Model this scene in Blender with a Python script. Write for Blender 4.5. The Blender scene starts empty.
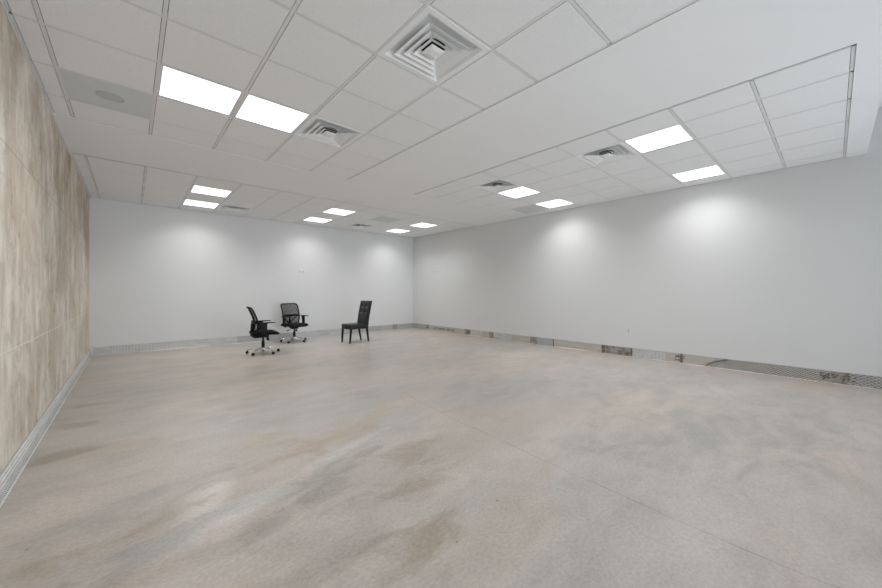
import bpy, bmesh, math, random
from mathutils import Vector, Matrix
PI = math.pi
random.seed(7)
sc = bpy.context.scene
COL = sc.collection

# ------------------------------------------------------------------ room numbers
XL, XR, YB = -0.60, 7.135, 9.459          # left wall, right wall, far wall
H = 3.037                                 # ceiling height
YE = -0.295                               # where the low ceiling stops, behind the camera
YF, HU = -3.3, 3.60                       # shop front and upper ceiling behind the camera
P = 0.6096                                # ceiling module
GX, GCX, GY = -0.449, 4.373, -0.150       # grid origins
BASE = 0.158                              # bare strip under the plasterboard

# ------------------------------------------------------------------ camera
cam = bpy.data.objects.new('camera', bpy.data.cameras.new('camera'))
COL.objects.link(cam); sc.camera = cam
cam.location = (0, 0, 1.257)
cam.data.sensor_width = 36; cam.data.lens = 348.45 / 882 * 36
cam.data.shift_y = -3.9 / 882
cam.data.clip_start = 0.02; cam.data.clip_end = 200
cam.rotation_euler = (PI/2 + 0.0012, 0, -0.72664)

# ------------------------------------------------------------------ world, daylight, exposure
sc.view_settings.view_transform = 'Standard'
sc.view_settings.look = 'None'
sc.view_settings.gamma = 1.0
sc.view_settings.exposure = 0.0
W = bpy.data.worlds.new('world'); sc.world = W; W.use_nodes = True
W.node_tree.nodes['Background'].inputs[0].default_value = (0.62, 0.78, 1.0, 1)
W.node_tree.nodes['Background'].inputs[1].default_value = 0.9
LIGHT_STRENGTH = 1.9     # glow of each diffuser
LAMP_POWER = 9.0        # watts thrown downwards by each fitting
def area(name, loc, rot, sx, sy, power, col):
    d = bpy.data.lights.new(name, 'AREA'); d.shape = 'RECTANGLE'; d.size = sx; d.size_y = sy
    d.energy = power; d.color = col
    o = bpy.data.objects.new(name, d); COL.objects.link(o); o.location = loc; o.rotation_euler = rot
    return o
area('daylight', (3.2, YF-0.6, 1.4), (PI/2+math.radians(3), 0, 0), 7.0, 2.6, 365, (0.86, 0.93, 1.0))

# ------------------------------------------------------------------ node helpers
class M:
    def __init__(s, name, rough=0.6, metal=0.0, color=(.8,.8,.8), spec=0.5):
        s.m = bpy.data.materials.new(name); s.m.use_nodes = True
        s.t = s.m.node_tree; s.b = s.t.nodes['Principled BSDF']
        s.b.inputs['Roughness'].default_value = rough
        s.b.inputs['Metallic'].default_value = metal
        s.b.inputs['Base Color'].default_value = (*color, 1)
        s.b.inputs['Specular IOR Level'].default_value = spec
        s._c = None
    def n(s, kind, **kw):
        x = s.t.nodes.new(kind)
        for k, v in kw.items():
            if k in x.inputs: x.inputs[k].default_value = v
            else: setattr(x, k, v)
        return x
    def l(s, a, b): s.t.links.new(a, b); return b
    def coord(s, scale=(1,1,1), rot=(0,0,0), loc=(0,0,0)):
        if s._c is None: s._c = s.n('ShaderNodeTexCoord')
        mp = s.n('ShaderNodeMapping')
        mp.inputs['Scale'].default_value = scale; mp.inputs['Rotation'].default_value = rot; mp.inputs['Location'].default_value = loc
        s.l(s._c.outputs['Object'], mp.inputs[0]); return mp.outputs[0]
    def noise(s, vec, scale, detail=4, rough=.5, dist=0.):
        x = s.n('ShaderNodeTexNoise'); x.inputs['Scale'].default_value = scale; x.inputs['Detail'].default_value = detail
        x.inputs['Roughness'].default_value = rough; x.inputs['Distortion'].default_value = dist
        s.l(vec, x.inputs['Vector']); return x.outputs['Fac']
    def ramp(s, fac, stops):
        x = s.n('ShaderNodeValToRGB'); e = x.color_ramp.elements
        while len(e) < len(stops): e.new(0.5)
        for k, (p, c) in enumerate(stops):
            e[k].position = p; e[k].color = (*c, 1) if len(c) == 3 else c
        s.l(fac, x.inputs[0]); return x.outputs[0]
    def mix(s, fac, a, b, mode='MIX'):
        x = s.n('ShaderNodeMix'); x.data_type = 'RGBA'; x.blend_type = mode
        for sock, v in ((x.inputs[0], fac), (x.inputs[6], a), (x.inputs[7], b)):
            if isinstance(v, bpy.types.NodeSocket): s.l(v, sock)
            elif isinstance(v, (int, float)): sock.default_value = v if sock == x.inputs[0] else (v, v, v, 1)
            else: sock.default_value = (*v, 1)
        return x.outputs[2]
    def math(s, op, a, b=None, c=None):
        x = s.n('ShaderNodeMath'); x.operation = op
        for i, v in enumerate((a, b, c)):
            if v is None: continue
            if isinstance(v, bpy.types.NodeSocket): s.l(v, x.inputs[i])
            else: x.inputs[i].default_value = v
        return x.outputs[0]
    def sep(s, vec):
        x = s.n('ShaderNodeSeparateXYZ'); s.l(vec, x.inputs[0]); return x.outputs
    def color(s, v): s.l(v, s.b.inputs['Base Color']); return s
    def bump(s, h, strength=.2, dist=.005):
        x = s.n('ShaderNodeBump'); x.inputs['Strength'].default_value = strength; x.inputs['Distance'].default_value = dist
        s.l(h, x.inputs['Height']); s.l(x.outputs[0], s.b.inputs['Normal']); return s

# ------------------------------------------------------------------ materials
def lin(r, g, b):
    f = lambda c: (c/255/12.92) if c/255 <= .04045 else ((c/255+.055)/1.055)**2.4
    return (f(r), f(g), f(b))

m = M('painted_wall', .55, spec=.35); v = m.coord()
m.color(m.ramp(m.noise(v, .8, 5), [(.3, lin(214,214,213)), (.7, lin(217,217,216))]))
m.bump(m.noise(v, 260, 3), .06, .002); WALL = m.m
m = M('painted_ceiling', .8, spec=.2); v = m.coord()
m.color(m.ramp(m.noise(v, 1.2, 4), [(.3, lin(240,241,241)), (.7, lin(243,244,244))])); DRY = m.m
m = M('acoustic_tile', .95, spec=.1); v = m.coord()
sp = m.noise(v, 190, 3, .7)
m.color(m.ramp(sp, [(.30, lin(226,227,227)), (.48, lin(242,243,243)), (.7, lin(245,246,246))]))
m.bump(sp, .35, .003); TILE = m.m
TEE = M('white_enamel', .55, color=lin(226,227,226)).m
VENTW = M('vent_enamel', .6, color=lin(240,242,242)).m
m = M('grey_panel', .6); v = m.coord()
m.color(m.ramp(m.noise(v, 5, 3), [(.3, lin(212,217,217)), (.7, lin(216,221,221))])); GREYP = m.m
m = M('perforated_grille', .6); v = m.coord((1,1,1))
vo = m.n('ShaderNodeTexVoronoi'); vo.inputs['Scale'].default_value = 170; vo.inputs['Randomness'].default_value = 0; m.l(v, vo.inputs['Vector'])
m.color(m.ramp(vo.outputs['Distance'], [(.25, lin(140,143,143)), (.4, lin(196,200,200))])); GRILLE = m.m
PAN = M('plenum_pan', .7, color=lin(235,237,237)).m
DUCT = M('dark_duct', .8, color=lin(38,38,38)).m
m = M('light_diffuser', .5, color=(.9,.9,.9))
m.b.inputs['Emission Color'].default_value = (.985, 1.0, 1.0, 1); m.b.inputs['Emission Strength'].default_value = LIGHT_STRENGTH
DIFF = m.m

# polished concrete floor
m = M('polished_concrete', .3, spec=.7)
A1 = math.radians(-18)
warm = m.noise(m.coord((.8,1.1,1), (0,0,A1)), .45, 5, .5, .3)
cloud = m.noise(m.coord((.75,1.5,1), (0,0,A1), (4.4,1.7,0)), .9, 7, .6, .5)
brown = m.noise(m.coord((.6,1.6,1), (0,0,A1), (3.1,7.7,0)), .8, 8, .62, .5)
grain = m.noise(m.coord((1,1.3,1), (0,0,A1)), 45, 6, .75, .2)
tone = m.noise(m.coord((1,1.8,1), (0,0,A1), (8,2,0)), 2.6, 10, .62, .5)
c = m.ramp(warm, [(.38, lin(176,170,165)), (.50, lin(187,177,169)), (.62, lin(190,177,166))])
c = m.mix(m.ramp(cloud, [(.38,(.7,.7,.7)), (.56,(0,0,0))]), c, lin(170,163,156))
c = m.mix(m.ramp(brown, [(.54,(0,0,0)), (.70,(.55,.55,.55))]), c, lin(174,158,141))
xyz = m.sep(m.coord())
edge = m.math('MULTIPLY', m.math('SUBTRACT', tone, .5), 4.0)
def blob(c, cx, cy, hl, hw, ang, col, amt):
    """a soft-edged stain in the slab, centre and half sizes in metres"""
    mp = m.n('ShaderNodeMapping'); mp.vector_type = 'TEXTURE'
    mp.inputs['Location'].default_value = (cx, cy, 0); mp.inputs['Rotation'].default_value = (0, 0, math.radians(ang)); mp.inputs['Scale'].default_value = (hl, hw, 1)
    m.l(m._c.outputs['Object'], mp.inputs[0])
    ln = m.n('ShaderNodeVectorMath'); ln.operation = 'LENGTH'; m.l(mp.outputs[0], ln.inputs[0])
    return m.mix(m.ramp(m.math('ADD', ln.outputs['Value'], edge), [(.15,(amt*.82,)*3), (1.05,(0,0,0))]), c, lin(*col))
for bl in ((3.9,.6,1.4,.8,-30,(160,158,151),.6), (3.7,2.6,.9,.35,-12,(164,163,157),.5), (5.2,1.6,1.5,.6,-10,(168,166,159),.5), (2.9,2.1,1.1,.5,-15,(192,180,165),.5),
           (1.35,2.88,1.15,.20,18,(172,154,134),.8), (2.35,3.22,.9,.24,18,(194,180,163),.6), (.85,3.25,.5,.16,5,(194,177,157),.5),
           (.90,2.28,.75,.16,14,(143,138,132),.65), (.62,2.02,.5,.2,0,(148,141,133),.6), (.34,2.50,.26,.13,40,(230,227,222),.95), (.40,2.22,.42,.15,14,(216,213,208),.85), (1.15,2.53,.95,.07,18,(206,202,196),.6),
           (.02,2.42,.62,.10,14,(164,147,128),.75), (.05,2.18,.6,.14,12,(146,143,140),.6), (.0,2.75,.6,.12,14,(158,156,154),.5), (-.15,1.95,.4,.12,10,(164,149,132),.55),
           (-.36,3.92,.22,.12,8,(146,133,118),.7), (-.34,4.70,.24,.12,5,(150,136,121),.7), (-.3,5.4,.25,.12,0,(152,140,126),.6),
           (1.08,1.36,.34,.2,0,(152,137,119),.8), (1.45,1.75,.3,.2,20,(156,140,122),.7), (1.62,2.18,.32,.2,0,(158,143,126),.65), (.7,1.6,.5,.25,0,(156,150,143),.5), (1.7,1.15,.5,.3,0,(180,168,153),.45)):
    c = blob(c, *bl)
c = m.mix(1.0, c, m.ramp(tone, [(.34,(.90,.90,.90)), (.5,(1,1,1)), (.66,(1.07,1.07,1.07))]), 'MULTIPLY')
c = m.mix(1.0, c, m.ramp(grain, [(.32,(.82,.82,.82)), (.5,(1,1,1)), (.68,(1.16,1.16,1.16))]), 'MULTIPLY')
# hairline crack running away from the shop front
xyz = m.sep(m.coord())
wob = m.math('MULTIPLY', m.math('SUBTRACT', m.noise(m.coord((0,1,0)), .9, 5, .5), .5), .14)
cx = m.math('ADD', m.math('ADD', m.math('MULTIPLY', m.math('POWER', m.math('MAXIMUM', xyz[1], 0.), 2.), .022), 2.235), wob)
dd = m.math('ABSOLUTE', m.math('SUBTRACT', xyz[0], cx))
crack = m.math('MULTIPLY', m.math('LESS_THAN', dd, .0022), m.math('LESS_THAN', xyz[1], 3.7))
crack = m.math('MULTIPLY', crack, m.ramp(m.noise(m.coord(), 3, 3), [(.4,(.4,.4,.4)), (.6,(.8,.8,.8))]))
c = m.mix(crack, c, lin(96,84,74))
edge = 0.0
for px_, py_ in ((1.546,2.50),(1.637,1.335),(3.566,1.555),(1.22,1.25),(-.377,2.602)):
    c = blob(c, px_, py_, .012, .009, 0, (60,55,50), .9)
m.color(c)
m.l(m.ramp(m.noise(m.coord(), 3.5, 6, .65), [(.3,(.33,.33,.33)), (.7,(.42,.42,.42))]), m.b.inputs['Roughness'])
FLOOR = m.m

# bare poured concrete wall, drips running down
m = M('poured_concrete_wall', .8, spec=.25)
xyz = m.sep(m.coord())
blot = m.noise(m.coord((1,.8,.8)), 1.3, 7, .6, .3)
vert = m.noise(m.coord((1, 1.6, .45)), 2.4, 9, .7, .1)
vert2 = m.noise(m.coord((1, 3.0, .6), loc=(2,4,1)), 3.4, 8, .7, .05)
dirt = m.noise(m.coord((1,1.0,.45), loc=(7,1,4)), 1.3, 10, .72, .3)
pock = m.noise(m.coord((1,.8,1), loc=(1,5,2)), 6, 9, .75, .4)
c = m.ramp(blot, [(.38, lin(196,183,167)), (.50, lin(216,206,193)), (.62, lin(230,222,211))])
c = m.mix(m.ramp(vert, [(.40,(.75,.75,.75)), (.54,(0,0,0))]), c, lin(194,181,165))
c = m.mix(m.ramp(vert2, [(.54,(0,0,0)), (.62,(.5,.5,.5))]), c, lin(236,229,219))
c = m.mix(m.ramp(vert2, [(.34,(.4,.4,.4)), (.43,(0,0,0))]), c, lin(172,158,142))
upper = m.ramp(m.math('DIVIDE', xyz[2], 3.1), [(.25,(.1,.1,.1)), (.95,(1,1,1))])
band = m.ramp(m.math('DIVIDE', xyz[1], 10.), [(.30,(.35,.35,.35)), (.48,(1,1,1)), (.75,(.8,.8,.8))])
sd = m.mix(1.0, m.mix(1.0, upper, band, 'MULTIPLY'), m.ramp(dirt, [(.46,(0,0,0)), (.60,(.95,.95,.95))]), 'MULTIPLY')
c = m.mix(sd, c, lin(146,122,96))
c = m.mix(1.0, c, m.ramp(pock, [(.32,(.74,.72,.70)), (.46,(1,1,1)), (.66,(1.10,1.10,1.10))]), 'MULTIPLY')
spk = m.noise(m.coord((1,2.0,1)), 15, 8, .75, .4)
c = m.mix(m.ramp(spk, [(.60,(0,0,0)), (.68,(.65,.65,.65))]), c, lin(132,118,102))
for zc, wdt, colr, am in ((.86, .0035, lin(232,226,214), .85), (2.19, .005, lin(130,116,102), .4)):
    zz = m.math('ADD', zc, m.math('MULTIPLY', m.math('SUBTRACT', m.noise(m.coord((0,1,0)), .5, 2), .5), .02))
    ln = m.math('LESS_THAN', m.math('ABSOLUTE', m.math('SUBTRACT', xyz[2], zz)), wdt)
    c = m.mix(m.math('MULTIPLY', ln, am), c, colr)
m.color(c); m.bump(m.mix(.5, spk, vert2), .25, .01); CONC = m.m

# metals of the bare strip along the walls
def strip_mat(name, c1, c2, metal, rough, pat=None, period=.02, holec=(30,30,30), stain=0.):
    m = M(name, rough, metal)
    c = m.ramp(m.noise(m.coord((1,1,3)), 6, 6, .6), [(.3, lin(*c1)), (.7, lin(*c2))])
    if stain:
        c = m.mix(m.ramp(m.noise(m.coord((1,1,1), loc=(3,3,3)), 9, 5, .7, .5), [(.5,(0,0,0)), (.62,(stain,)*3)]), c, lin(64,56,48))
    if pat == 'dots':
        q = m.sep(m.coord())
        s_ = m.math('ADD', q[0], q[1])
        a = m.math('PINGPONG', s_, period/2); b = m.math('PINGPONG', q[2], period/2)
        r = m.math('SQRT', m.math('ADD', m.math('POWER', a, 2), m.math('POWER', b, 2)))
        c = m.mix(m.math('LESS_THAN', r, period*.27), c, lin(*holec))
    if pat == 'diamond':
        q = m.sep(m.coord())
        s_ = m.math('ADD', q[0], q[1])
        a = m.math('PINGPONG', m.math('ADD', s_, m.math('MULTIPLY', q[2], 1.6)), period/2)
        b = m.math('PINGPONG', m.math('SUBTRACT', s_, m.math('MULTIPLY', q[2], 1.6)), period/2)
        k = m.math('MINIMUM', a, b)
        c = m.mix(m.math('LESS_THAN', k, period*.12), c, lin(198,194,188))
    m.color(c); return m.m
GALV = strip_mat('galvanized_track', (178,178,177), (204,204,202), .1, .5)
GALVP = strip_mat('perforated_track', (196,195,192), (218,217,214), .0, .55, 'dots', .022, (120,120,118))
TAN = strip_mat('weathered_sheathing', (174,167,158), (194,187,178), 0, .7)
GREYS = strip_mat('grey_sheathing', (160,161,159), (182,182,179), .1, .6)
ROUGHC = strip_mat('rough_mortar', (138,132,125), (172,166,158), 0, .9, stain=.55)
MESHB = strip_mat('brown_metal_lath', (122,117,108), (152,146,136), .2, .6, 'diamond', .05, stain=.3)
MESHL = strip_mat('light_metal_lath', (120,120,118), (146,146,144), .3, .5, 'diamond', .06)
DARKJ = M('dark_gap', .9, color=lin(112,102,94)).m
m = M('white_plaster', .8); v = m.coord()
m.color(m.ramp(m.noise(v, 30, 4), [(.35, lin(214,210,204)), (.6, lin(240,238,234))])); PLAST = m.m

BLACKP = M('black_plastic', .5, color=lin(15,15,16), spec=.2).m
m = M('black_seat_fabric', .85, spec=.15, color=lin(28,28,30)); v = m.coord()
m.color(m.ramp(m.noise(v, 220, 3), [(.3, lin(16,16,17)), (.7, lin(30,30,31))])); m.bump(m.noise(v, 300, 2), .3, .001); FABRIC = m.m
CHROME = M('chrome', .18, 1.0, color=(.78,.78,.78)).m
RUBBER = M('black_rubber', .55, color=lin(24,22,21)).m
m = M('black_leather', .33, spec=.5, color=lin(34,34,35)); v = m.coord()
m.bump(m.noise(v, 140, 5, .6), .18, .002)
m.color(m.ramp(m.noise(v, 14, 4), [(.3, lin(26,26,27)), (.7, lin(36,36,37))])); LEATH = m.m
m = M('black_wood', .35, spec=.3, color=lin(26,22,20)); v = m.coord((6,6,1))
m.color(m.ramp(m.noise(v, 8, 5), [(.3, lin(14,12,11)), (.7, lin(24,20,19))])); BWOOD = m.m
# see-through woven back
m = M('black_mesh_fabric', .7, color=lin(16,16,17), spec=.15)
tr = m.n('ShaderNodeBsdfTransparent'); mx = m.n('ShaderNodeMixShader')
q = m.sep(m.coord())
a = m.math('PINGPONG', q[1], .0022); b = m.math('PINGPONG', q[2], .0022)
hole = m.math('MULTIPLY', m.math('GREATER_THAN', a, .0006), m.math('GREATER_THAN', b, .0006))
out = m.t.nodes['Material Output']
m.l(m.math('MULTIPLY', hole, .58), mx.inputs[0]); m.l(m.b.outputs[0], mx.inputs[1]); m.l(tr.outputs[0], mx.inputs[2]); m.l(mx.outputs[0], out.inputs[0])
MESHF = m.m
PLATE = M('white_plate_plastic', .4, color=lin(222,222,220)).m
PLATED = M('socket_face', .5, color=lin(190,190,188)).m
SLOT = M('socket_slot', .6, color=lin(120,120,120)).m
ALU = M('shopfront_aluminium', .4, .6, color=lin(150,150,150)).m
m = M('clear_glass', .02, color=(1,1,1)); g = m.n('ShaderNodeBsdfTransparent'); gl = m.n('ShaderNodeBsdfGlossy'); gl.inputs['Roughness'].default_value = .02
fr = m.n('ShaderNodeFresnel'); mx = m.n('ShaderNodeMixShader'); m.l(fr.outputs[0], mx.inputs[0]); m.l(g.outputs[0], mx.inputs[1]); m.l(gl.outputs[0], mx.inputs[2])
m.l(mx.outputs[0], m.t.nodes['Material Output'].inputs[0]); GLASS = m.m

# ------------------------------------------------------------------ mesh helpers
def new(): return bmesh.new()
def box(bm, x0, x1, y0, y1, z0, z1):
    vs = [bm.verts.new((x, y, z)) for z in (z0, z1) for x, y in ((x0,y0),(x1,y0),(x1,y1),(x0,y1))]
    fs = [(3,2,1,0),(4,5,6,7),(0,1,5,4),(1,2,6,5),(2,3,7,6),(3,0,4,7)]
    return [bm.faces.new([vs[i] for i in f]) for f in fs]
def loft(bm, rings, closed=True, caps=True):
    R = [[bm.verts.new(p) for p in r] for r in rings]
    n = len(R[0])
    for a, b in zip(R, R[1:]):
        for i in range(n if closed else n-1):
            j = (i+1) % n; bm.faces.new((a[i], a[j], b[j], b[i]))
    if caps and closed:
        bm.faces.new(list(reversed(R[0]))); bm.faces.new(R[-1])
    return R
def lathe(bm, prof, n=20, at=(0,0,0), axis='Z'):
    rings = []
    for r, z in prof:
        ring = []
        for k in range(n):
            a = 2*PI*k/n; x, y = r*math.cos(a), r*math.sin(a)
            p = {'Z': (x, y, z), 'Y': (x, z, -y), 'X': (z, x, y)}[axis]
            ring.append((p[0]+at[0], p[1]+at[1], p[2]+at[2]))
        rings.append(ring)
    loft(bm, rings)
def tube(bm, pts, r, n=10, closed=False, flat=1.0):
    pts = [Vector(p) for p in pts]; rings = []; N = len(pts)
    rr = r if isinstance(r, (list, tuple)) else [r]*N
    up = None
    for i, p in enumerate(pts):
        if closed: t = pts[(i+1) % N] - pts[i-1]
        else: t = pts[min(i+1, N-1)] - pts[max(i-1, 0)]
        t.normalize()
        if up is None:
            up = Vector((0,0,1)) if abs(t.z) < .9 else Vector((1,0,0))
        u = (up - t*up.dot(t)).normalized(); w = t.cross(u); up = u
        rings.append([p + rr[i]*(u*math.cos(2*PI*k/n)*flat + w*math.sin(2*PI*k/n)) for k in range(n)])
    if closed: rings.append(rings[0])
    R = [[bm.verts.new(q) for q in ring] for ring in (rings[:-1] if closed else rings)]
    if closed: R.append(R[0])
    for a, b in zip(R, R[1:]):
        for i in range(n):
            j = (i+1) % n; bm.faces.new((a[i], a[j], b[j], b[i]))
    if not closed: bm.faces.new(list(reversed(R[0]))); bm.faces.new(R[-1])
def rbox(bm, x0, x1, y0, y1, z0, z1, r=.01, seg=3):
    t = bmesh.new(); box(t, x0, x1, y0, y1, z0, z1)
    bmesh.ops.bevel(t, geom=t.edges[:], offset=r, segments=seg, profile=.5, affect='EDGES')
    me = bpy.data.meshes.new('tmp'); t.to_mesh(me); t.free(); bm.from_mesh(me); bpy.data.meshes.remove(me)
def obj(name, bm, mat, parent=None, smooth=False, mats=None):
    bmesh.ops.recalc_face_normals(bm, faces=bm.faces[:])
    me = bpy.data.meshes.new(name); bm.to_mesh(me); bm.free()
    for x in (mats or [mat]): me.materials.append(x)
    if smooth:
        for p in me.polygons: p.use_smooth = True
        me.set_sharp_from_angle(angle=math.radians(38))
    o = bpy.data.objects.new(name, me); COL.objects.link(o)
    if parent: o.parent = parent
    return o
def tag(o, label=None, cat=None, group=None, kind=None):
    if label: o['label'] = label
    if cat: o['category'] = cat
    if group: o['group'] = group
    if kind: o['kind'] = kind
    return o
def empty(name, loc, rz=0, **kw):
    o = bpy.data.objects.new(name, None); COL.objects.link(o); o.location = loc; o.rotation_euler = (0,0,rz)
    o.empty_display_size = .1
    return tag(o, **kw)
def struct(name, bm, mat, parent=None, **kw):
    o = obj(name, bm, mat, parent, **kw); o['kind'] = 'structure'; return o
def copy_tree(o, parent=None):
    c = o.copy(); COL.objects.link(c); c.parent = parent
    for ch in o.children: copy_tree(ch, c)
    return c

# ------------------------------------------------------------------ shell
b = new(); box(b, XL-.3, XR+.3, YF-.3, YB+.3, -.2, 0); struct('floor', b, FLOOR)
b = new(); box(b, XL-.25, XL, YF-.2, YB+.25, 0, HU+.1); struct('wall_left', b, CONC)
# plasterboard stops short of the floor; the framing stands 13 mm behind its face
b = new(); box(b, XL, XR, YB, YB+.013, BASE, HU); box(b, XL, XR, YB+.013, YB+.25, 0, HU+.1)
struct('wall_back', b, WALL)
b = new(); box(b, XR, XR+.013, YF, YB, BASE, HU); box(b, XR+.013, XR+.25, YF-.2, YB+.25, 0, HU+.1)
struct('wall_right', b, WALL)

# ceiling: plasterboard with three openings for the tile bays
BAYS = [ # x0, x1, y0, y1
    (XL, 2.605, -.116, 5.208),
    (XL, XR, 6.530, YB),
    (3.904, XR, -.116, 5.180)]
T_ = .016
b = new()
box(b, XL, XR, YE, -.116, H, H+T_)
box(b, 2.605, 3.904, -.116, 5.208, H, H+T_)
box(b, 3.904, XR, 5.180, 5.208, H, H+T_)
box(b, XL, XR, 5.208, 6.530, H, H+T_)
box(b, XL, XR, YE, YE+.02, H+T_, HU)                # riser up to the higher ceiling by the shop front
box(b, XL, XR, YF, YE, HU, HU+.1)
ceil = struct('ceiling', b, DRY)
b = new(); box(b, XL, XR, YE, YB, H+.16, H+.2); struct('deck', b, DUCT, ceil)

LIGHTS = {('A',1,6),('A',2,6),('A',2,2),('A',1,2),
          ('C',0,2),('C',3,2),('C',1,6),('C',3,6),
          ('B',2,12),('B',2,14),('B',6,12),('B',6,14),('B',10,12),('B',10,14)}
VENTS = {('A',3,3),('A',3,6),('C',0,3),('C',0,6),('B',3,14),('B',8,14)}
PANELS = {('A',0,7),('B',8,12),('C',3,7)}
G0 = {'A': GX, 'B': GX-.010, 'C': GCX+.01}
PX = {'A': P, 'B': P*1.0085, 'C': P}
def cell(bay, i, j): x = G0[bay] + i*PX[bay]; y = GY + j*P; return x, x+PX[bay], y, y+P
RZ = H + .004      # underside of the grid, a step above the plasterboard
ZT = RZ - .001     # tile underside
for bay, (x0, x1, y0, y1) in zip('ABC', BAYS):
    gx = [G0[bay] + k*PX[bay] for k in range(-2, 17)]; gy = [GY + k*P for k in range(-1, 18)]
    tb = new(); gb = new()
    lx = [x for x in gx if x0+.06 < x < x1-.045]; ly = [y for y in gy if y0+.06 < y < y1-.045]
    for x in lx: box(gb, x-.012, x+.012, y0, y1, RZ, RZ+.0008); box(gb, x-.0015, x+.0015, y0, y1, RZ+.0008, RZ+.04)
    for y in ly:
        xs = [x0] + lx + [x1]
        for a, c_ in zip(xs, xs[1:]):
            box(gb, a+.012, c_-.012, y-.012, y+.012, RZ, RZ+.0008); box(gb, a+.012, c_-.012, y-.0015, y+.0015, RZ+.0008, RZ+.04)
    # wall angle round the bay
    g_ = .004; gx0 = .020 if bay == 'C' else g_; gy0 = .030 if bay == 'B' else g_      # open shadow gap on these two sides
    for (a, c_, d, e) in ((x0+gx0,x0+gx0+.020,y0+g_,y1-g_),(x1-.024,x1-g_,y0+g_,y1-g_),(x0+.024,x1-.024,y0+(gy0 if bay != 'C' else .001),y0+gy0+.020),(x0+.024,x1-.024,y1-.024,y1-g_)):
        box(gb, a, c_, d, e, RZ, RZ+.0008)
    xs = [x0] + lx + [x1]; ys = [y0] + ly + [y1]
    for a, c_ in zip(xs, xs[1:]):
        for d, e in zip(ys, ys[1:]):
            mx_, my_ = (a+c_)/2, (d+e)/2
            i = math.floor((mx_-G0[bay])/PX[bay]); j = math.floor((my_-GY)/P)
            if (bay, i, j) in LIGHTS | VENTS | PANELS: continue
            ga = .0152 if a > x0 else gx0+.023; gc = .0152 if c_ < x1 else .027; gd = .0152 if d > y0 else gy0+.023; ge = .0152 if e < y1 else .027
            box(tb, a+ga, c_-gc, d+gd, e-ge, ZT, ZT+.015)
    struct('suspension_grid', gb, TEE, ceil)
    struct('acoustic_tiles', tb, TILE, ceil)

# ---- ceiling fixtures
def make_light():
    root = empty('ceiling_light', (0,0,0))
    h = P/2 - .004
    b = new()
    o_, i_ = h, h-.026
    for (a, c_, d, e) in ((-o_,-i_,-o_,o_),(i_,o_,-o_,o_),(-i_,i_,-o_,-i_),(-i_,i_,i_,o_)): box(b, a, c_, d, e, .004, .03)
    box(b, -o_+.01, o_-.01, -o_+.01, o_-.01, .03, .07)
    obj('frame', b, TEE, root)
    b = new(); box(b, -i_, i_, -i_, i_, .009, .013); obj('diffuser', b, DIFF, root)
    d = bpy.data.lights.new('troffer_lamp', 'AREA'); d.shape = 'SQUARE'; d.size = 2*i_-.02; d.energy = LAMP_POWER
    d.color = (.985, 1.0, 1.0); d.spread = math.radians(130)
    lo = bpy.data.objects.new('troffer_lamp', d); COL.objects.link(lo); lo.parent = root; lo.location = (0, 0, .006)
    return root
LAB = {('A',1,6): 'large bright square ceiling light directly beside the grey speaker panel',
 ('A',2,6): 'large bright square ceiling light touching the small vent in the near left bay',
 ('A',2,2): 'square ceiling light at the top edge, by the nearest large vent',
 ('A',1,2): 'square ceiling light overhead, out of view above the near left bay',
 ('C',0,2): 'largest square ceiling light on the right, beside the vent of the right bay',
 ('C',3,2): 'square ceiling light close to the right wall, nearest the camera',
 ('C',1,6): 'square ceiling light in the far end of the right bay, near its farther vent',
 ('C',3,6): 'square ceiling light by the right wall next to a small grey panel',
 ('B',2,12): 'leftmost light of the far bay, the one nearer the camera of its pair',
 ('B',2,14): 'leftmost light of the far bay, the one closer to the far wall',
 ('B',6,12): 'middle light of the far bay, above the gap right of the mesh chairs',
 ('B',6,14): 'middle light of the far bay, the one closer to the far wall',
 ('B',10,12): 'rightmost light of the far bay, the one farther from the far wall',
 ('B',10,14): 'rightmost light of the far bay, close to the corner of the far wall'}
proto = make_light(); first = True
for k in sorted(LIGHTS):
    if k == ('A',1,2): continue
    o = proto if first else copy_tree(proto); first = False
    x0, x1, y0, y1 = cell(*k); o.location = ((x0+x1)/2, (y0+y1)/2, RZ-.002)
    tag(o, LAB[k], 'ceiling light', 'square lights in the suspended ceiling')

def square_ring(b, s0, z0, s1, z1, th=.0015):
    """one flared louver: a square skirt from half width s0 at z0 to s1 at z1"""
    q = lambda s, z: [(-s,-s,z),(s,-s,z),(s,s,z),(-s,s,z)]
    loft(b, [q(s0, z0), q(s1, z1), q(s1-th, z1-th), q(s0-th, z0-th*.2), q(s0, z0)], caps=False)
def make_vent():
    root = empty('ceiling_vent', (0,0,0)); h = P/2-.004
    b = new()
    o_, i_ = h, .262
    for (a, c_, d, e) in ((-o_,-i_,-o_,o_),(i_,o_,-o_,o_),(-i_,i_,-o_,-i_),(-i_,i_,i_,o_)): box(b, a, c_, d, e, .0, .006)
    square_ring(b, i_, .001, .228, .026)
    obj('frame', b, VENTW, root)
    for s0, s1 in ((.212, .152), (.158, .104), (.108, .066)):
        b = new(); square_ring(b, s0, -.006, s1, .018); obj('louver', b, VENTW, root)
    b = new(); q = lambda s, z: [(-s,-s,z),(s,-s,z),(s,s,z),(-s,s,z)]
    loft(b, [q(.030,-.012), q(.064,-.004), q(.064,-.002), q(.03,.016)]); obj('centre_plate', b, VENTW, root)
    b = new(); lathe(b, [(.093,.0365),(.093,.115),(.0,.1151)], 24); obj('duct_neck', b, DUCT, root)
    b = new(); N = 32; rr = [(.092*math.cos(2*PI*k/N), .092*math.sin(2*PI*k/N), .036) for k in range(N)]
    qq = []
    for k in range(N):
        c_, s_ = math.cos(2*PI*k/N), math.sin(2*PI*k/N); f_ = .230/max(abs(c_), abs(s_)); qq.append((f_*c_, f_*s_, .026))
    loft(b, [rr, qq], caps=False); obj('back_pan', b, PAN, root)
    return root
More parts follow.
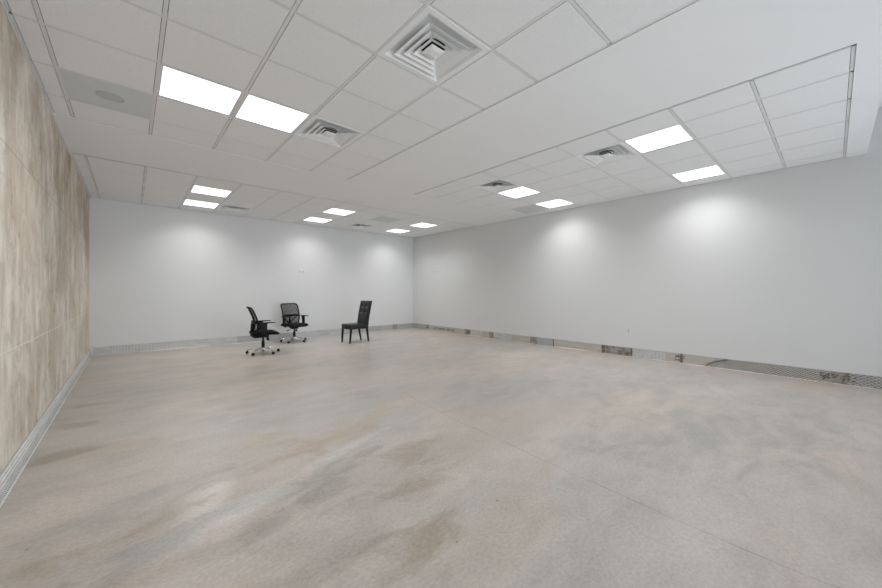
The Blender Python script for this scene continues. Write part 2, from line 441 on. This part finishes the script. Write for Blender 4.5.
VL = {('A',3,3): 'large square louvered ceiling vent nearest the camera, at the top of the view',
 ('A',3,6): 'square louvered ceiling vent right beside the second bright near left light',
 ('C',0,3): 'square louvered ceiling vent beside the largest light of the right bay',
 ('C',0,6): 'small square louvered vent at the far end of the right ceiling bay',
 ('B',3,14): 'far ceiling vent beside the leftmost pair of far lights',
 ('B',8,14): 'far ceiling vent between the middle and right far lights'}
proto = make_vent(); first = True
for k in sorted(VENTS):
    o = proto if first else copy_tree(proto); first = False
    x0, x1, y0, y1 = cell(*k); o.location = ((x0+x1)/2, (y0+y1)/2, RZ-.002)
    tag(o, VL[k], 'vent', 'louvered vents in the suspended ceiling')

def make_panel(k, label, grille):
    x0, x1, y0, y1 = cell(*k)
    root = empty('ceiling_panel' if not grille else 'ceiling_speaker', ((x0+x1)/2, (y0+y1)/2, RZ-.002), label=label, cat='ceiling panel' if not grille else 'speaker')
    h = P/2 - .003; b = new(); box(b, -h, h, -h, h, .0045, .012); obj('panel', b, GREYP, root)
    if grille:
        b = new(); lathe(b, [(.100,.0045),(.100,.0015),(.096,.0),(.088,.0),(.087,.002),(.0,.0021)], 40)
        obj('round_grille', b, GRILLE, root)
make_panel(('A',0,7), 'grey square ceiling panel with a round speaker grille, near the concrete wall', True)
make_panel(('B',8,12), 'plain grey ceiling panel in the far bay between vent and rightmost lights', False)
make_panel(('C',3,7), 'plain grey ceiling panel beside a light near the right wall', False)

# ceiling angle along the concrete wall
b = new(); box(b, XL, XL+.010, YE, YB, H-.010, H); struct('trim_1', b, TEE)

# ------------------------------------------------------------------ bare strip at the foot of the walls
# left: ribbed galvanized track lying against the concrete
b = new()
prof = []
n = 5; z = .0; zt = .135
pts = [(XL+.038, 0), (XL+.038, .010)]
for k in range(n):
    za = .012 + k*(zt-.012)/n; zb = .012 + (k+1)*(zt-.012)/n
    xa = XL+.034 - k*.005
    pts += [(xa, za), (xa, za+(zb-za)*.35), (xa-.008, za+(zb-za)*.5), (xa-.008, za+(zb-za)*.85)]
pts += [(XL+.006, zt), (XL, zt), (XL, 0)]
loft(b, [[(x, YE, z) for x, z in pts], [(x, YB, z) for x, z in pts]])
struct('baseboard_left', b, GALVP)
# back: perforated bottom track
def segs(name, along, a_list, face, zt):
    """a_list: (start, end, material, z_bottom, z_top) pieces; the first is the top-level strip"""
    root = None
    for (s, e, mt, z0, z1) in a_list:
        b = new()
        if along == 'X': box(b, s, e, face, face+.010, z0, z1)
        else: box(b, face, face+.010, s, e, z0, z1)
        if root is None: root = struct(name, b, mt)
        else: tag(obj('track_panel', b, mt, root), kind='structure')
    return root
fb = YB + .002
segs('baseboard_back', 'X', [
    (-.55, 1.02, GALVP, 0, BASE-.004), (1.02, 1.9, GALV, 0, BASE-.004), (1.9, 3.2, GREYS, 0, BASE-.004), (3.2, 4.6, GALV, 0, BASE-.004),
    (4.6, 5.9, GREYS, 0, BASE-.004), (5.9, 6.32, TAN, 0, BASE-.004), (6.32, 6.50, ROUGHC, 0, BASE-.002), (6.50, XR, GREYS, 0, BASE-.004)], fb, BASE)
fr = XR + .002
# pieces of the right strip (distance along the room, far to near)
segs('baseboard_right', 'Y', [
    (8.75, YB, GREYS, 0, BASE-.004), (8.62, 8.75, ROUGHC, .03, BASE-.002), (7.0, 8.62, TAN, 0, BASE-.004),
    (6.78, 7.0, ROUGHC, 0, BASE-.002), (6.34, 6.78, GALV, 0, BASE-.004), (6.10, 6.34, TAN, 0, BASE-.004), (5.95, 6.10, ROUGHC, 0, BASE-.002),
    (5.35, 5.95, GALV, 0, BASE-.004), (4.82, 5.35, TAN, 0, BASE-.004), (4.62, 4.82, ROUGHC, 0, BASE-.002), (4.22, 4.62, GREYS, 0, BASE-.004),
    (4.19, 4.22, DARKJ, 0, BASE-.002), (3.12, 4.19, TAN, 0, BASE-.004), (3.06, 3.12, DARKJ, 0, BASE-.002), (2.57, 3.06, ROUGHC, 0, BASE-.002),
    (2.54, 2.57, DARKJ, 0, BASE-.002), (2.0, 2.54, GALVP, 0, BASE-.004), (1.77, 2.0, TAN, 0, BASE-.004), (1.73, 1.77, DARKJ, .0, BASE-.002),
    (1.30, 1.73, TAN, 0, BASE-.004), (.02, 1.18, MESHB, 0, BASE-.004), (1.18, 1.30, GREYS, 0, BASE-.004),
    (-.14, .02, ROUGHC, 0, BASE-.002), (YF, -.14, MESHL, 0, BASE-.004)], fr, BASE)
b = new(); rnd = random.Random(11)
for y0_, y1_, zt_ in ((7.95, 8.35, .07), (7.45, 7.8, .085), (7.8, 7.95, .12), (2.95, 3.12, .13), (2.52, 2.66, .10), (-.2, .12, .11), (1.70, 1.84, .14), (4.62, 4.8, .12)):
    for _ in range(int((y1_-y0_)/.012)):
        s_ = rnd.uniform(.008, .022); z_ = rnd.uniform(.045, .045+zt_*.7)
        mtx = Matrix.Translation((XR+.001, rnd.uniform(y0_, y1_), z_)) @ Matrix.Rotation(rnd.uniform(0, PI), 4, 'X') @ Matrix.Diagonal((.006, s_, s_*.7, 1))
        bmesh.ops.create_icosphere(b, subdivisions=1, radius=1, matrix=mtx)
tag(obj('mortar_lumps', b, DARKJ, None, True), 'dark ragged mortar lumps stuck along the bare foot of the right wall', 'mortar', kind='stuff')
# curved dark flashing strip peeling off the right strip
b = new()
path = [(XR-.022, 1.40, .004), (XR-.012, 1.36, .05), (XR-.006, 1.29, .09), (XR-.004, 1.20, .125), (XR-.004, 1.12, .145)]
tube(b, path, [.012,.012,.013,.016,.016], 8, flat=.6)
tag(obj('flashing_strip', b, DARKJ, None, True), 'curled dark strip peeling off the foot of the right wall', 'flashing strip')
# crumbs and smears of white plaster left along the walls
def crumbs(name, label, spots):
    b = new(); rnd = random.Random(3)
    for (x0, x1, y0, y1, n, smin, smax) in spots:
        for _ in range(n):
            x, y = rnd.uniform(x0, x1), rnd.uniform(y0, y1); s = rnd.uniform(smin, smax)
            mtx = Matrix.Translation((x, y, s*.22)) @ Matrix.Rotation(rnd.uniform(0, PI), 4, 'Z') @ Matrix.Diagonal((s, s*.7, s*.45, 1))
            bmesh.ops.create_icosphere(b, subdivisions=1, radius=1, matrix=mtx)
    return tag(obj(name, b, PLAST, None, True), label, 'plaster', kind='stuff')
crumbs('plaster_crumbs', 'white plaster crumbs scattered along the foot of the right wall', [
    (XR-.04, XR-.016, .80, 1.28, 130, .005, .016), (XR-.045, XR-.016, -.1, .8, 120, .004, .012), (XR-.045, XR-.016, 1.7, 2.2, 80, .004, .012),
    (XR-.045, XR-.016, -.35, -.02, 50, .005, .014), (XR-.04, XR-.016, 6.1, 6.9, 90, .005, .013), (XR-.045, XR-.016, 2.2, 2.6, 40, .004, .010),
    (XR-.05, XR-.016, 7.3, 8.4, 60, .005, .012), (XR-.04, XR-.016, 4.8, 5.3, 30, .004, .010)])
crumbs('plaster_crumbs', 'white plaster crumbs in the corner where far wall meets concrete wall', [
    (-.5, .05, YB-.03, YB-.004, 90, .004, .010)])
def smear(label, pts, w):
    b = new()
    top = [(x, y, .0) for x, y in pts]
    n = len(pts); R = []
    for i, (x, y) in enumerate(pts):
        t = i/(n-1); ww = w*math.sin(PI*min(max(t, .04), .96))
        dx, dy = (pts[min(i+1,n-1)][0]-pts[max(i-1,0)][0], pts[min(i+1,n-1)][1]-pts[max(i-1,0)][1]); L = math.hypot(dx, dy)
        nx, ny = -dy/L, dx/L
        R.append([(x-nx*ww, y-ny*ww, .0), (x-nx*ww*.6, y-ny*ww*.6, .006), (x+nx*ww*.6, y+ny*ww*.6, .006), (x+nx*ww, y+ny*ww, .0)])
    loft(b, R)
    tag(obj('plaster_ridge', b, PLAST, None, True), label, 'plaster ridge')
smear('long white plaster ridge on the floor along the far wall, left part', [(.15+.12*k, YB-.035-.004*math.sin(k)) for k in range(11)], .03)
smear('thin white plaster ridge on the floor along the far wall, right of the first', [(1.6+.1*k, YB-.05-.01*math.sin(k*.7)) for k in range(9)], .018)
smear('thin white plaster ridge by the right wall, nearest the camera, beside the curled dark strip', [(XR-.024-.003*math.sin(k*1.3), 1.34+.05*k) for k in range(8)], .014)
smear('long white plaster ridge by the right wall, between mottled plate and far corner', [(XR-.028-.004*math.sin(k), 3.35+.1*k) for k in range(9)], .024)

# ------------------------------------------------------------------ shop front behind the camera
b = new(); box(b, XL, XR, YF-.2, YF, 2.95, HU+.1); box(b, XL, XL+.35, YF-.2, YF, 0, 2.95); box(b, XR-.35, XR, YF-.2, YF, 0, 2.95)
struct('wall_front', b, WALL)
xs = [XL+.35 + k*(XR-XL-.7)/5 for k in range(6)]
for k in range(5):
    b = new(); a, c_ = xs[k], xs[k+1]
    box(b, a, a+.05, YF-.14, YF-.04, 0, 2.95); box(b, c_-.05, c_, YF-.14, YF-.04, 0, 2.95)
    for z0, z1 in ((0,.12), (2.15,2.21), (2.89,2.95)): box(b, a+.05, c_-.05, YF-.14, YF-.04, z0, z1)
    w = struct('window_%d' % (k+1), b, ALU)
    g = new(); box(g, a+.05, c_-.05, YF-.095, YF-.085, .12, 2.15); box(g, a+.05, c_-.05, YF-.095, YF-.085, 2.21, 2.89)
    struct('window_pane', g, GLASS, w)

# ------------------------------------------------------------------ wall plates
def plate(label, name, loc, wall, w, h, kind):
    rz = {'R': -PI/2, 'B': 0}[wall]     # local -Y looks into the room
    root = empty(name, loc, rz, label=label, cat='wall plate')
    b = new(); rbox(b, -w/2, w/2, -.006, 0, -h/2, h/2, .0025, 2); obj('cover_plate', b, PLATE, root)
    if kind == 'socket':
        for s in (-1, 1):
            b = new(); rbox(b, -.017, .017, -.0085, -.0055, s*.021-.014, s*.021+.014, .001, 1); f = obj('socket', b, PLATED, root)
            b = new()
            for u in (-.0065, .0065): box(b, u-.0012, u+.0012, -.0090, -.0086, s*.021-.003, s*.021+.007)
            obj('slot', b, SLOT, f)
    elif kind == 'blank':
        b = new(); lathe(b, [(.004,0),(.004,-.0015),(0,-.0016)], 10, (0,-.006,0), 'Y'); obj('screw', b, PLATED, root)
    elif kind == 'controls':
        for u in (-w*.25, w*.2):
            b = new(); rbox(b, u-.018, u+.018, -.010, -.0055, -.03, .03, .0015, 1); obj('rocker', b, PLATED, root)
    return root
plate('white double socket plate low on the right wall, nearest the camera', 'wall_outlet', (XR, 2.605, .485), 'R', .075, .120, 'socket')
plate('white socket plate low on the right wall, nearer the far corner', 'wall_outlet', (XR, 6.455, .440), 'R', .075, .120, 'socket')
plate('white control plate high on the right wall near the far corner', 'wall_switch', (XR, 8.24, 1.84), 'R', .17, .115, 'controls')
plate('small white control plate on the far wall above the mesh chairs', 'wall_switch', (3.42, YB, 1.76), 'B', .17, .115, 'controls')

# ------------------------------------------------------------------ office chairs (local +X is forward)
def back_x(z):      # side profile of the backrest
    k = [(.36,-.205),(.45,-.185),(.55,-.170),(.66,-.180),(.76,-.212),(.86,-.255),(.93,-.285)]
    for (a, xa), (c_, xc) in zip(k, k[1:]):
        if z <= c_: t = (z-a)/(c_-a); return xa + (xc-xa)*t
    return k[-1][1]
def back_pt(y, z, off=0.):
    return Vector((back_x(z) + .050*(abs(y)/.22)**2 + off, y, z))
def make_task_chair():
    root = empty('office_chair', (0,0,0))
    # five-star chrome base
    b = new(); lathe(b, [(.0,.062),(.036,.064),(.040,.085),(.034,.112),(.028,.128),(0,.129)], 24)
    base = obj('star_base', b, CHROME, root, True)
    for k in range(5):
        a = 2*PI*k/5; ca, sa = math.cos(a), math.sin(a); b = new(); rings = []
        for r, w, z0, z1 in ((.02,.026,.078,.122),(.10,.021,.082,.118),(.20,.017,.076,.104),(.285,.013,.062,.084),(.306,.010,.060,.078)):
            pr = [(-w,z0),(w,z0),(w,z1-.006),(w*.6,z1),(-w*.6,z1),(-w,z1-.006)]
            rings.append([(r*ca - u*sa, r*sa + u*ca, zz) for u, zz in pr])
        loft(b, rings); obj('base_leg', b, CHROME, base, True)
        b = new(); c0 = Vector((.298*ca, .298*sa, 0))
        lathe(b, [(.0,.036),(.006,.036),(.006,.066),(.0,.066)], 10, (c0.x, c0.y, 0))
        rbox(b, c0.x-.012, c0.x+.012, c0.y-.012, c0.y+.012, .034, .056, .004, 2)
        cst = obj('caster', b, RUBBER, root, True)
        for s in (-1, 1):
            b = new()
            lathe(b, [(.0, s*.006),(.026, s*.006),(.0275, s*.012),(.026, s*.022),(.014, s*.025),(.0, s*.025)], 18, (0,0,0), 'Y')
            ang = a + .8 + k*1.3
            bmesh.ops.rotate(b, verts=b.verts[:], cent=(0,0,0), matrix=Matrix.Rotation(ang, 3, 'Z'))
            bmesh.ops.translate(b, verts=b.verts[:], vec=(c0.x, c0.y, .0278))
            obj('wheel', b, RUBBER, cst, True)
    b = new(); lathe(b, [(.0,.12),(.030,.122),(.031,.19),(.027,.245),(.018,.25),(.018,.335),(.0,.335)], 20); obj('gas_lift', b, BLACKP, root, True)
    b = new(); rbox(b, -.11, .10, -.055, .055, .318, .378, .012); obj('tilt_mechanism', b, BLACKP, root, True)
    b = new(); tube(b, [(.05,-.05,.325),(.06,-.14,.318),(.065,-.20,.300)], .007, 8); tube(b, [(.065,-.19,.302),(.068,-.235,.288)], .014, 10)
    obj('tilt_lever', b, BLACKP, root, True)
    b = new(); lathe(b, [(.0,.255),(.020,.257),(.026,.275),(.024,.300),(.010,.312),(0,.313)], 14, (.085,0,0)); obj('tension_knob', b, BLACKP, root, True)
    # seat cushion with waterfall front
    b = new(); rings = []; N = 14
    for i in range(N+1):
        t = i/N; x = -.225 + .50*t
        edge = min(1, math.sin(PI*min(max(t,.0),1))*3.2+.02)**.5
        drop = -.035*max(0, (t-.68)/.32)**2
        hw = .245*(.86 + .14*edge) * (1-.10*max(0,(t-.8)/.2)**2)
        if i in (0, N): hw *= .93
        zt = .460 + drop - .006*(1-edge); zb = .374 + drop*.35 + .012*(1-edge)
        if i in (0, N): zt -= .012; zb += .010
        ring = []
        for k in range(20):
            a = 2*PI*k/20; cu, su = math.cos(a), math.sin(a)
            u = hw*math.copysign(abs(cu)**.45, cu); w_ = (zt-zb)/2*math.copysign(abs(su)**.6, su)
            dish = -.010*(1-(u/hw)**2) if su > 0 else 0
            ring.append((x, u, (zt+zb)/2 + w_ + dish))
        rings.append(ring)
    loft(b, rings); obj('seat', b, FABRIC, root, True)
    # backrest: frame, woven mesh, lumbar bar, spine behind
    b = new(); pts = []
    hw, z0, z1, rc = .220, .372, .925, .055
    def corner(cy, cz, a0):
        for k in range(6):
            a = a0 + k*PI/2/5; yield cy + rc*math.cos(a), cz + rc*math.sin(a)
    loop = []
    for cy, cz, a0 in ((hw-rc, z1-rc, 0), (-hw+rc, z1-rc, PI/2), (-hw+rc, z0+rc, PI), (hw-rc, z0+rc, 1.5*PI)): loop += list(corner(cy, cz, a0))
    dense = []
    for (ya, za), (yb, zb) in zip(loop, loop[1:]+loop[:1]):
        d = math.hypot(yb-ya, zb-za); n = max(1, int(d/.04))
        for q in range(n): dense.append((ya+(yb-ya)*q/n, za+(zb-za)*q/n))
    tube(b, [back_pt(y*(1-.10*max(0,.62-z)/.25), z) for y, z in dense], .0155, 10, closed=True, flat=1.0)
    fr = obj('back_frame', b, BLACKP, root, True)
    b = new(); nz, ny = 16, 10; grid = []
    for iz in range(nz+1):
        z = z0+.012 + (z1-z0-.024)*iz/nz; row = []
        for iy in range(ny+1):
            wv = (hw-.008)*(1-.10*max(0,.62-z)/.25)
            if z > z1-.05: wv -= .05-(z1-z) if z > z1-.04 else 0
            y = -wv + 2*wv*iy/ny; row.append(b.verts.new(back_pt(y, z)))
        grid.append(row)
    for r0, r1 in zip(grid, grid[1:]):
        for i in range(ny): b.faces.new((r0[i], r0[i+1], r1[i+1], r1[i]))
    obj('back_mesh', b, MESHF, fr, True)
    b = new(); tube(b, [back_pt(-.21+.042*i, .630 + .012*math.cos((i-5)/5*1.5), -.016) for i in range(11)], .020, 10, flat=1.2); obj('lumbar_bar', b, BLACKP, fr, True)
    b = new()
    tube(b, [(-.06,0,.335),(-.15,0,.335),(-.205,0,.37),(-.200,0,.47),(-.188,0,.56),(-.190,0,.625)], [.026,.026,.026,.022,.018,.016], 10)
    for s in (-1, 1):
        tube(b, [(-.218,s*.0,.42),(-.205,s*.06,.50),(-.195,s*.13,.56),(-.175,s*.19,.615)], [.018,.014,.012,.012], 8)
        tube(b, [(-.218,s*.0,.43),(-.200,s*.09,.405),(-.175,s*.19,.40)], [.018,.016,.014], 8)
    obj('back_spine', b, BLACKP, root, True)
    # arms: broad tapered post on each side, flat pad
    for s in (-1, 1):
        b = new(); rings = []
        for z, xa, xb, y in ((.352,-.050,.035,.150),(.362,-.052,.038,.225),(.380,-.055,.038,.250),(.45,-.062,.034,.262),(.56,-.074,.034,.262),(.622,-.085,.040,.260)):
            t = .008; rings.append([(xa,s*(y-t),z),(xb,s*(y-t),z),(xb,s*(y+t),z+.004),(xa,s*(y+t),z+.004)])
        loft(b, rings); ap = obj('armrest', b, BLACKP, root, True)
        b = new(); rings = []
        for x, w, zt, zb in ((-.105,.022,.632,.620),(-.095,.034,.636,.616),(.0,.040,.640,.616),(.10,.040,.640,.618),(.17,.034,.634,.618),(.186,.020,.630,.621)):
            rings.append([(x, s*.260+w*math.copysign(abs(math.cos(a))**.6, math.cos(a)), (zt+zb)/2+(zt-zb)/2*math.sin(a)) for a in [2*PI*k/12 for k in range(12)]])
        loft(b, rings); obj('arm_pad', b, BLACKP, ap, True)
    return root
c1 = make_task_chair()
c2 = copy_tree(c1)
def place_task(c, loc, face, star):
    c.location = (*loc, 0); c.rotation_euler = (0, 0, math.radians(face))
    for ch in c.children:         # the base swivels on its own
        if ch.name.split('.')[0] in ('star_base', 'caster'): ch.rotation_euler = (0, 0, math.radians(star-face))
place_task(c1, (1.979, 7.601), -6, 4)
place_task(c2, (3.007, 8.830), -76, 10)
tag(c1, 'black office chair seen from the side, nearest the camera, on a chrome star base', 'office chair')
tag(c2, 'black mesh-back office chair facing the camera, close to the far wall', 'office chair')

# ------------------------------------------------------------------ tufted dining chair
def make_parsons():
    root = empty('dining_chair', (0,0,0))
    # seat: upholstered box, local +X forward
    b = new(); rbox(b, -.235, .270, -.210, .210, .325, .445, .018, 3)
    for v in b.verts:
        if v.co.z > .43: v.co.z += .018*(1-(v.co.x/.26)**2)*(1-(v.co.y/.22)**2)
    obj('seat', b, LEATH, root, True)
    # back: leaning slab with dimpled front
    ny, nz = 28, 44; wy = .205; z0, z1 = .40, 1.0
    xf = lambda z: -.165 - .115*((z-.40)/.6)**1.35
    tufts = [(y, z) for z in (.73, .87) for y in (-.095, .095)]
    def px(y, z):
        d = 0.
        for ty, tz in tufts: r = math.hypot(y-ty, z-tz); d += -.040*math.exp(-(r/.030)**2) - .008*math.exp(-(r/.06)**2)
        e = min(1, (wy-abs(y))/.03)*min(1, (z1-z)/.03); d += .010*(max(e,0)**.5) - .006
        return xf(z)+d
    b = new(); F = [[b.verts.new((px(-wy+2*wy*i/ny, z0+(z1-z0)*j/nz), -wy+2*wy*i/ny, z0+(z1-z0)*j/nz)) for i in range(ny+1)] for j in range(nz+1)]
    K = [[b.verts.new((xf(z0+(z1-z0)*j/nz)-.070, -wy+2*wy*i/ny, z0+(z1-z0)*j/nz)) for i in range(ny+1)] for j in range(nz+1)]
    for j in range(nz):
        for i in range(ny):
            b.faces.new((F[j][i],F[j][i+1],F[j+1][i+1],F[j+1][i])); b.faces.new((K[j][i],K[j+1][i],K[j+1][i+1],K[j][i+1]))
    for j in range(nz):
        b.faces.new((F[j][0],F[j+1][0],K[j+1][0],K[j][0])); b.faces.new((F[j][ny],K[j][ny],K[j+1][ny],F[j+1][ny]))
    for i in range(ny):
        b.faces.new((F[0][i],K[0][i],K[0][i+1],F[0][i+1])); b.faces.new((F[nz][i],F[nz][i+1],K[nz][i+1],K[nz][i]))
    bk = obj('backrest', b, LEATH, root, True)
    for ty, tz in tufts:
        b = new(); bmesh.ops.create_uvsphere(b, u_segments=12, v_segments=8, radius=.011, matrix=Matrix.Translation((px(ty,tz)+.003, ty, tz)) @ Matrix.Diagonal((.6,1,1,1)))
        obj('button', b, LEATH, bk, True)
    def leg(x0, y0, x1, y1):      # foot to top
        b = new(); q = lambda x, y, w, z: [(x-w,y-w,z),(x+w,y-w,z),(x+w,y+w,z),(x-w,y+w,z)]
        loft(b, [q(x0,y0,.014,0), q(x1,y1,.022,.33)]); return b
    for s in (-1, 1):
        obj('leg', leg(.268, s*.174, .245, s*.184), BWOOD, root)
        obj('leg', leg(-.262, s*.160, -.205, s*.180), BWOOD, root)
    return root
c3 = make_parsons(); c3.location = (4.125, 7.800, 0); c3.rotation_euler = (0, 0, math.radians(185))
tag(c3, 'black button-tufted leather dining chair on tapered dark wooden legs', 'dining chair')
